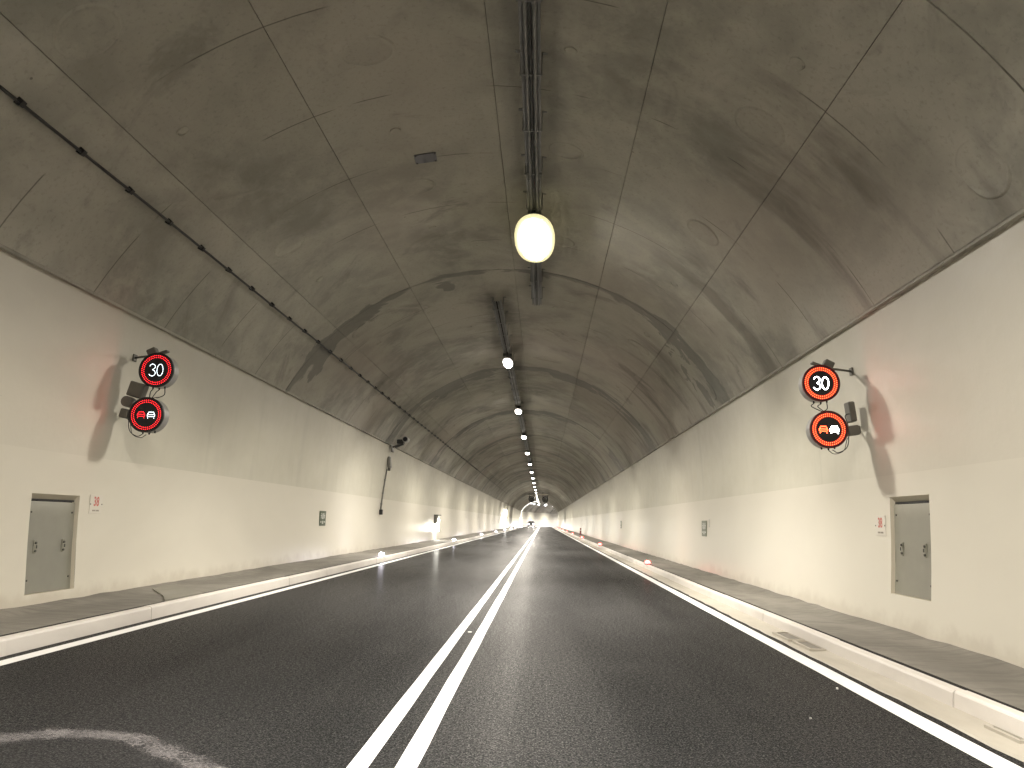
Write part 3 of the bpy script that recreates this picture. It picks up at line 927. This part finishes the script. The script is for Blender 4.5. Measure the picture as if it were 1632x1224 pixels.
# ------------------------------------------------------------------ LED signs
def dots(mb, pts, r, y=-.004, n=6):
    for (x, z) in pts:
        c = mb.vert((x, y-.003, z)); ring = [mb.vert((x+r*math.cos(2*PI*k/n), y, z+r*math.sin(2*PI*k/n))) for k in range(n)]
        for k in range(n): mb.face([c, ring[k], ring[(k+1)%n]])
def along(poly, step, closed=False):
    pts = [Vector(p) for p in poly]
    if closed: pts.append(pts[0])
    out = []; carry = 0.0
    for a, b in zip(pts, pts[1:]):
        L = (b-a).length; d = carry
        while d <= L+1e-9:
            out.append(tuple(a+(b-a)*(d/L))); d += step
        carry = d-L
    return out
def arc(cx, cz, rx, rz, a0, a1, n=16):
    return [(cx+rx*math.cos(math.radians(a0+(a1-a0)*k/n)), cz+rz*math.sin(math.radians(a0+(a1-a0)*k/n))) for k in range(n+1)]
def led_sign(loc, kind, hot, name, label, R=.247):
    t = empty(name, loc); tag(t, label, 'sign')
    rot = Matrix.Rotation(PI/2, 4, 'X')     # local z of the lathe -> -y (towards the viewer)
    k = R/.232
    mb = MB(); mb.lathe([(0,-.20),(R*.93,-.20),(R*.97,-.185),(R*.97,-.012),(R*.99,-.004)], 40, 0, rot); mb.build('housing', M['housing'], t)
    mb = MB(); mb.lathe([(R*.99,-.03),(R*1.0,.0),(R*1.0,.012),(R*.965,.016),(R*.95,.004)], 40, 0, rot); mb.build('bezel', M['bezelbloom' if hot else 'bezel'], t)
    mb = MB(); mb.lathe([(R*.955,.003),(0,.003)], 40, 0, rot); mb.build('face_plate', M['face'], t)
    if hot:
        mb = MB(); mb.lathe([(R*.90,.0036),(R*.64,.0036)], 40, 0, rot); mb.build('bloom_ring', M['ringbloom'], t)  # red ring added behind the dots to imitate their bloom
    rd = .0066 if hot else .0050
    mr, mw = (M['ledredhot'], M['ledwhitehot']) if hot else (M['ledred'], M['ledwhite'])
    mb = MB()
    for rr, nn in ((R*.715, 42), (R*.825, 48)):
        dots(mb, [(rr*math.cos(2*PI*(q+.5*(rr > R*.8))/nn), rr*math.sin(2*PI*(q+.5*(rr > R*.8))/nn)) for q in range(nn)], rd*k)
    mb.build('led_ring', mr, t)
    dr = (.0080 if hot else .0046)*k; st = .0145*k
    if kind == '30':
        three = arc(-.052*k, .042*k, .036*k, .036*k, 165, -85, 14)+arc(-.052*k, -.042*k, .042*k, .040*k, 85, -165, 16)
        zero = arc(.050*k, 0, .040*k, .078*k, 0, 360, 28)
        mb = MB()
        dots(mb, along(three, st)+along(zero, st)[:-1], dr)
        mb.build('led_digits', mw, t)
    else:
        def carpts(cx):
            w_ = .048*k
            out = along([(cx-w_*.62,.036*k),(cx+w_*.62,.036*k)], st)
            out += along([(cx-w_*.62,.036*k),(cx-w_,.004*k),(cx-w_,-.030*k)], st)+along([(cx+w_*.62,.036*k),(cx+w_,.004*k),(cx+w_,-.030*k)], st)
            out += along([(cx-w_,.004*k),(cx+w_,.004*k)], st)+along([(cx-w_*.8,-.022*k),(cx+w_*.8,-.022*k)], st)
            out += [(cx-w_*.85,-.042*k),(cx+w_*.85,-.042*k)]
            return out
        mb = MB(); dots(mb, carpts(-.066*k), dr*.95); mb.build('led_red_car', mr, t)
        mb = MB(); dots(mb, carpts(.066*k), dr*(1.25 if hot else 1)); mb.build('led_white_car', mw, t)
    gl = bpy.data.lights.new('led_glow', 'SPOT'); gl.energy = 1.7 if hot else 1.4; gl.color = (1,.10,.08); gl.spot_size = math.radians(172); gl.spot_blend = .4; gl.shadow_soft_size = 0
    go = bpy.data.objects.new('led_glow', gl); col.objects.link(go); go.parent = t; go.location = (0, -.06, 0); go.rotation_euler = (-PI/2, 0, 0)
    # cable glands under the drum
    for gx in (-.07, .02, .10):
        z = -math.sqrt(R*R-gx*gx)*.97
        mb = MB(); mb.tube([(gx, .10, z+.01), (gx, .10, z-.025)], [.014, .011], 8); mb.build('cable_gland', M['cable'], t)
    return t
def wire(pts, name, label, r=.006):
    # smooth by Catmull-Rom
    p = [Vector(q) for q in pts]; p = [p[0]*2-p[1]]+p+[p[-1]*2-p[-2]]
    out = []
    for i in range(1, len(p)-2):
        for k in range(6):
            u = k/6; a, b, c, d = p[i-1:i+3]
            out.append(.5*((2*b)+(c-a)*u+(2*a-5*b+4*c-d)*u*u+(3*b-a-3*c+d)*u**3))
    out.append(p[-2])
    mb = MB(); mb.tube(out, r, 6); o = mb.build(name, M['cable']); tag(o, label, 'cable'); return o

L30 = Vector((-4.544, 11.0, 3.243)); LCR = Vector((-4.623, 11.0, 2.611))
R30 = Vector((4.515, 10.75, 3.210)); RCR = Vector((4.595, 10.75, 2.598))
led_sign(L30, '30', False, 'speed_limit_sign', 'round black LED sign reading 30 in a red ring, on the left wall')
led_sign(LCR, 'cars', False, 'no_overtaking_sign', 'round LED sign with a red and a white car, below the left 30')
led_sign(R30, '30', True, 'speed_limit_sign', 'bright round LED sign reading 30 in a red ring, on the right wall')
led_sign(RCR, 'cars', True, 'no_overtaking_sign', 'bright round LED sign with two cars, below the right 30')
def mount(sg, c30, ccr, label):
    """wall arms and connection boxes that carry one pair of LED signs"""
    t = empty('sign_mount', (0, 0, 0)); tag(t, label, 'bracket')
    wx = lambda z: sg*wallw(z)
    y = c30.y+.17
    for z, cc in ((c30.z+.24, c30), (ccr.z+.06, ccr)):
        mb = MB(); x0 = cc.x+sg*.10
        mb.tube([(x0, y+.01, z), ((x0+wx(z))/2, y+.05, z-.01), (wx(z), y+.12, z-.02)], .016, 8); mb.build('arm', M['box'], t)
    mb = MB(); zt = c30.z+.255
    mb.box((c30.x+sg*.05, y-.03, zt), (.26, .10, .022), 0, ry=sg*.35); mb.build('top_plate', M['box'], t)
    mb = MB(); mb.box((c30.x+sg*.16, y, zt+.03), (.13, .12, .10), 0, ry=sg*.45, bev=.012); mb.build('top_block', M['box'], t)
    for z in (c30.z+.22, ccr.z+.04):
        mb = MB(); mb.box((wx(z)-sg*.012, y+.12, z), (.02, .10, .10), 0, ry=-sg*.08, bev=.004); mb.build('wall_plate', M['box'], t)
    return t
mount(-1, L30, LCR, 'grey steel arms carrying the left pair of LED signs')
mount(1, R30, RCR, 'grey steel arms carrying the right pair of LED signs')
def conn_box(c, d, ry, label, cyl=None):
    t = empty('connection_box', c); t.rotation_euler = (0, ry, 0); tag(t, label, 'box')
    mb = MB(); mb.box((0,0,0), d, 0, bev=.012); mb.build('body', M['box'], t)
    mb = MB(); mb.box((0,-d[1]/2-.006,0), (d[0]*.9, .012, d[2]*.9), 0, bev=.005); mb.build('lid', M['box'], t)
    if cyl:
        mb = MB(); mb.tube([(cyl[0], -.02, cyl[1]), (cyl[0], -.16, cyl[1])], cyl[2], 18); mb.build('socket', M['box'], t)
    return t
conn_box((-4.83, 11.1, 2.965), (.22, .14, .21), .25, 'grey square connection box left of the no overtaking sign', (-.02, -.19, .075))
conn_box((-4.96, 11.1, 2.63), (.13, .12, .13), .2, 'small grey box below the square connection box on the left', None)
conn_box((4.93, 10.85, 2.60), (.15, .13, .13), -.15, 'small grey box beside the right no overtaking sign', None)
conn_box((4.955, 10.95, 2.86), (.08, .18, .27), -.12, 'tall grey box on the wall between the right LED signs', None)
# hanging leads
def leads(sg, c30, ccr, side):
    y = c30.y+.10
    a = lambda dx: (c30.x+dx, y, c30.z-math.sqrt(.247**2-dx*dx)-.02)
    b = lambda dx: (ccr.x+dx, y, ccr.z-math.sqrt(.247**2-dx*dx)-.02)
    top = (ccr.x, y, ccr.z+.235)
    wire([a(-.07), (c30.x-.10, y, c30.z-.30), (ccr.x-.03, y, ccr.z+.24)], 'sign_lead', f'left thin lead hanging between the {side} pair of LED signs')
    wire([a(.02), (c30.x-.02, y, c30.z-.30), (ccr.x+.0, y, ccr.z+.235)], 'sign_lead', f'middle thin lead hanging between the {side} pair of LED signs')
    wire([a(.10), (c30.x+.10, y, c30.z-.33), (c30.x+.03, y, c30.z-.37), (ccr.x+.02, y, ccr.z+.25)], 'sign_lead', f'right looping lead between the {side} pair of LED signs')
    o = sg
    wire([b(-.07*1 if sg < 0 else .07), (ccr.x+o*.15, y, ccr.z-.29), (ccr.x+o*.27, y, ccr.z-.20), (ccr.x+o*.29, y, ccr.z+.05), (ccr.x+o*.26, y+.02, ccr.z+.20), (ccr.x+o*.36, y+.05, ccr.z+.24)], 'sign_lead', f'long lead looping beside the {side} no overtaking sign')
    wire([b(-.02*1 if sg < 0 else .02), (ccr.x+o*.10, y, ccr.z-.31), (ccr.x+o*.22, y, ccr.z-.26), (ccr.x+o*.28, y+.02, ccr.z-.10), (ccr.x+o*.40, y+.05, ccr.z+.02)], 'sign_lead', f'short lead looping under the {side} no overtaking sign', .005)
leads(-1, L30, LCR, 'left'); leads(1, R30, RCR, 'right')

# ------------------------------------------------------------------ surveillance camera on the left lip
t = empty('surveillance_camera', (-4.90, 30.8, 3.95)); tag(t, 'small grey surveillance camera on a bracket at the left ceiling edge', 'camera')
mb = MB(); mb.box((.0, 0, -.02), (.06, .30, .34), 0, ry=-.25, bev=.01); mb.build('wall_plate', M['box'], t)
mb = MB(); mb.tube([(.03,0,.0),(.20,-.05,.06),(.36,-.10,.14)], .035, 8); mb.build('arm', M['box'], t)
mb = MB(); mb.box((.30,-.06,.06), (.34,.12,.07), 0, ry=-.4, bev=.01); mb.build('base_plate', M['fan'], t)
mb = MB(); mb.box((.34,-.02,.21), (.26,.30,.16), 0, bev=.02); mb.build('hood', M['fan'], t)
mb = MB(); mb.lathe([(0,-.42),(.09,-.42),(.10,-.40),(.10,.0),(.112,.01),(.112,.05),(.085,.055)], 24, 0, Matrix.Translation((.545,-.25,.29)) @ Matrix.Rotation(PI/2, 4, 'X')); mb.build('barrel', M['housing'], t)
mb = MB(); mb.lathe([(.086,.03),(.0,.035)], 24, 0, Matrix.Translation((.545,-.25,.29)) @ Matrix.Rotation(PI/2, 4, 'X')); mb.build('lens', M['face'], t)
t = empty('junction_box', (-5.0, 30.8, 3.38)); tag(t, 'small grey junction box under the surveillance camera', 'box')
mb = MB(); mb.box((.03,0,0), (.12,.24,.42), 0, ry=-.12, bev=.02); mb.build('body', M['box'], t)
mb = MB(); mb.box((.04,0,-.27), (.09,.13,.12), 0, bev=.02); mb.build('plug', M['lock'], t)
t = empty('wall_conduit', (-5.06, 30.7, 3.1)); tag(t, 'thin conduit running down the left wall below the junction box', 'conduit'); t.location = (0,0,0)
mb = MB(); mb.tube([(-wallw(z)+.035, 30.75-.9*((3.1-z)/1.6)**1.2*.6, z) for z in [3.1-1.55*k/10 for k in range(11)]], .028, 8); mb.build('tube', M['box'], t)
mb = MB(); mb.box((-wallw(1.5)+.06, 30.2, 1.50), (.11,.16,.19), 0, bev=.015); mb.build('end_box', M['cable'], t)
for z in (2.7, 2.2, 1.8):
    mb = MB(); mb.box((-wallw(z)+.03, 30.75-.9*((3.1-z)/1.6)**1.2*.6, z), (.07,.10,.03)); mb.build('clip', M['galv'], t)

# ------------------------------------------------------------------ emergency call point with its lit panel
def call_point(s, label, glow):
    t = empty('call_point', (-5.12, s, .62)); tag(t, label, 'call point')
    mb = MB(); mb.box((.16, 0, .90), (.36, .62, .05), 0, bev=.008); mb.build('hood', M['fan'], t)
    mb = MB(); mb.box((.11, -.30, .66), (.22, .03, .46), 0, bev=.006); mb.build('cheek', M['box'], t)
    mb = MB(); mb.box((.11, .30, .66), (.22, .03, .46), 0, bev=.006); mb.build('cheek', M['box'], t)
    mb = MB(); mb.box((.15, .02, .36), (.20, .52, .66), 0, bev=.02); mb.build('lit_panel', glow, t)
    mb = MB(); mb.box((.06, 0, .42), (.05, .60, .86), 0, bev=.01); mb.build('back_panel', M['white'], t)
    return t
gl1 = emit('call_point_glow', (1.0,.99,.90), 65.0)
call_point(45.8, 'brightly lit white call point on the left wall', gl1)
# tall lit exit marker far down the left wall
gl2 = emit('exit_marker_glow', (1.0,1.0,.97), 22.0)
t = empty('lit_exit_marker', (-4.80, 127, .15)); tag(t, 'tall white lit exit marker standing against the left wall far ahead', 'lit marker')
mb = MB(); mb.box((0,0,1.55), (.30,.36,2.70), 0, bev=.05); mb.build('light_box', gl2, t)
mb = MB(); mb.box((0,0,.10), (.36,.42,.20), 0, bev=.02); mb.build('plinth', M['galv'], t)
mb = MB(); mb.box((-.08,0,2.93), (.30,.38,.06), 0, bev=.01); mb.build('cap', M['galv'], t)

# ------------------------------------------------------------------ kerb marker lights
def stud(name, mat):
    t = empty(name)
    mb = MB(); mb.lathe([(0,.0),(.075,.0),(.075,.012),(.06,.028)], 14); mb.build('base', M['fan'], t)
    mb = MB(); mb.lathe([(.068,.024),(.066,.060),(.046,.085),(0,.095)], 14); mb.build('lens', mat, t)
    return t
sw = stud('kerb_light', M['studw']); sr = stud('kerb_light', M['studr'])
for i in range(9):
    s = 24.9+20.4*i
    for proto, sg, x, cname in ((sw, -1, -3.93, 'white kerb light along the left walkway'), (sr, 1, 4.03, 'red kerb light along the right walkway')):
        c = proto if i == 0 else copy_tree(proto)
        c.location = P(s, x, .15)
        c.scale = (1.25, 1.25, 1.25)
        tag(c, ORD[i]+' '+cname+', counted from the viewer', 'kerb light', 'white kerb lights' if sg < 0 else 'red kerb lights')

# dark red marker post on the right walkway
t = empty('marker_post', P(84, 4.75, .15)); tag(t, 'short dark red post standing on the right walkway', 'post')
mr = simple('dark_red_plastic', (.16,.02,.02), .5)
mb = MB(); mb.lathe([(0,0),(.16,0),(.16,.05),(.09,.08),(.075,.60),(.05,.66),(0,.67)], 16); mb.build('body', mr, t)
mb = MB(); mb.lathe([(.081,.42),(.079,.50)], 16); mb.build('reflective_band', M['white'], t)

# ------------------------------------------------------------------ jet fans
def jet_fan(x, label):
    t = empty('jet_fan', P(156, x, 5.50)); tag(t, label, 'fan', 'jet fans under the crown')
    rot = Matrix.Rotation(PI/2, 4, 'X')
    mb = MB(); mb.lathe([(.42,1.75),(.50,1.80),(.53,1.70),(.53,.8),(.58,.7),(.58,-.7),(.53,-.8),(.53,-1.7),(.50,-1.8),(.42,-1.75)], 28, 0, rot); mb.build('casing', M['fan'], t)
    mb = MB(); mb.lathe([(.42,1.75),(.40,1.2),(.40,-1.2),(.42,-1.75)][::-1], 28, 0, rot); mb.build('duct', M['face'], t)
    for k in range(8):
        mb = MB(); a = 2*PI*k/8
        mb.box((.24*math.cos(a), -.6, .24*math.sin(a)), (.34, .03, .13), 0, ry=-a, rx=0.0); mb.build('blade', M['lock'], t)
    mb = MB(); mb.lathe([(0,.95),(.09,.90),(.13,.75),(.13,-.4),(0,-.5)], 18, 0, rot); mb.build('motor_hub', M['housing'], t)
    for y in (-1.2, 1.2):
        for dx in (-.45, .45):
            zc = ZC+math.sqrt(RC**2-(x+dx)**2)-5.50
            mb = MB(); mb.box((dx, y, (zc+.3)/2), (.06, .08, zc-.28)); mb.build('hanger', M['fan'], t)
    return t
jet_fan(-1.25, 'left jet fan hanging under the crown far ahead')
jet_fan(1.30, 'right jet fan hanging under the crown far ahead')
t = empty('fan_beam', P(154.6, 0, 6.4)); tag(t, 'pale steel beam across the crown above the jet fans', 'beam')
mb = MB(); mb.box((0,0,0), (3.9,.12,.20), 0, bev=.01); mb.build('crossbar', M['reveal2'], t)
for x in (-1.9, 1.9):
    mb = MB(); mb.box((x,0,-.05), (.25,.2,.06)); mb.build('end_plate', M['galv'], t)

# ------------------------------------------------------------------ lit arch at the bend
t = empty('lit_arch', P(222, -2, 0)); t.location = (0,0,0); tag(t, 'thin glowing arch following the left half of the lining at the bend', 'lit arch')
gl3 = emit('arch_glow', (1.0,.97,.90), 3.0); gl4 = emit('green_glow', (.15,1.0,.65), 10.0)
mb = MB(); mb.tube([cpt(221, EDGES[0]*k/14*1.0, .12) for k in range(15)]+[P(221, -4.80, 3.6), P(221, -4.86, 3.0), P(221, -4.9, 2.4)], .055, 8); mb.build('upper_tube', gl3, t)
mb = MB(); mb.tube([P(221, -4.9, 2.35), P(221, -4.9, 1.4)], .14, 8); mb.build('side_tube', emit('cool_glow', (.85,.92,1.0), 12.0), t)
mb = MB(); mb.tube([P(221, -4.9, 1.35), P(221, -4.9, .2)], .14, 8); mb.build('green_tube', gl4, t)

# ------------------------------------------------------------------ oncoming car
def car(s, x, label):
    t = empty('oncoming_car', P(s, x, 0)); t.rotation_euler = (0, 0, -frame(s)[1]); tag(t, label, 'car')
    paint = simple('dark_car_paint', (.012,.012,.014), .3, 0, coat=.6); glass = simple('car_glass', (.01,.011,.012), .08)
    side = [(-2.1,.35),(-2.1,.72),(-1.95,.86),(-1.0,.98),(-.25,1.46),(1.15,1.50),(1.85,1.08),(2.15,1.0),(2.2,.40)]
    mb = MB(); rows = []
    for xx, k in ((-.88,.94),(-.80,1.0),(.80,1.0),(.88,.94)):
        rows.append([mb.vert((xx*(1-.16*max(0,(z-.95)/.5)), y, .35+(z-.35)*k)) for y, z in side])
    for i in range(3):
        for k in range(len(side)-1): mb.face([rows[i][k], rows[i+1][k], rows[i+1][k+1], rows[i][k+1]], 0, False)
        mb.face([rows[i][0], rows[i][-1], rows[i+1][-1], rows[i+1][0]])
    mb.face(rows[0]); mb.face(rows[3][::-1]); mb.build('body', paint, t)
    mb = MB(); mb.face([mb.vert(p) for p in ((-.70,-.96,1.0),(.70,-.96,1.0),(.60,-.29,1.45),(-.60,-.29,1.45))]); mb.build('windscreen', glass, t)
    for sx in (-1, 1):
        mb = MB(); mb.face([mb.vert(p) for p in ((sx*.885,-.8,1.0),(sx*.885,1.6,1.02),(sx*.76,1.05,1.42),(sx*.76,-.22,1.40))]); mb.build('side_window', glass, t)
        for y in (-1.35, 1.35):
            wh = MB(); wh.tube([(sx*.90, y, .33), (sx*.66, y, .33)], .33, 18); w_ = wh.build('wheel', M['cable'], t)
            rm = MB(); rm.tube([(sx*.91, y, .33), (sx*.895, y, .33)], .21, 14); rm.build('rim', M['galv'], w_)
        mb = MB(); mb.box((sx*.64, -2.10, .68), (.34,.06,.15), 0, bev=.02); mb.build('headlight', emit('headlight_glow', (1.0,.97,.92), 40.0), t)
        mb = MB(); mb.box((sx*.99, -.75, 1.02), (.18,.10,.13), 0, bev=.03); mb.build('mirror', paint, t)
    mb = MB(); mb.box((0,-2.13,.48), (.52,.02,.11)); mb.build('number_plate', M['white'], t)
    mb = MB(); mb.box((0,-2.12,.64), (.8,.03,.12)); mb.build('grille', M['cable'], t)
    for sx in (-.64, .64):
        sp = bpy.data.lights.new('headlight_beam', 'SPOT'); sp.energy = 500; sp.spot_size = math.radians(34); sp.spot_blend = .8; sp.color = (1,.98,.95); sp.shadow_soft_size = .08
        so = bpy.data.objects.new('headlight_beam', sp); col.objects.link(so); so.parent = t
        so.location = (sx, -2.2, .68); so.rotation_euler = (math.radians(90), 0, PI)
    return t
car(214, -2.0, 'dark oncoming car with lit headlights far down the left lane')
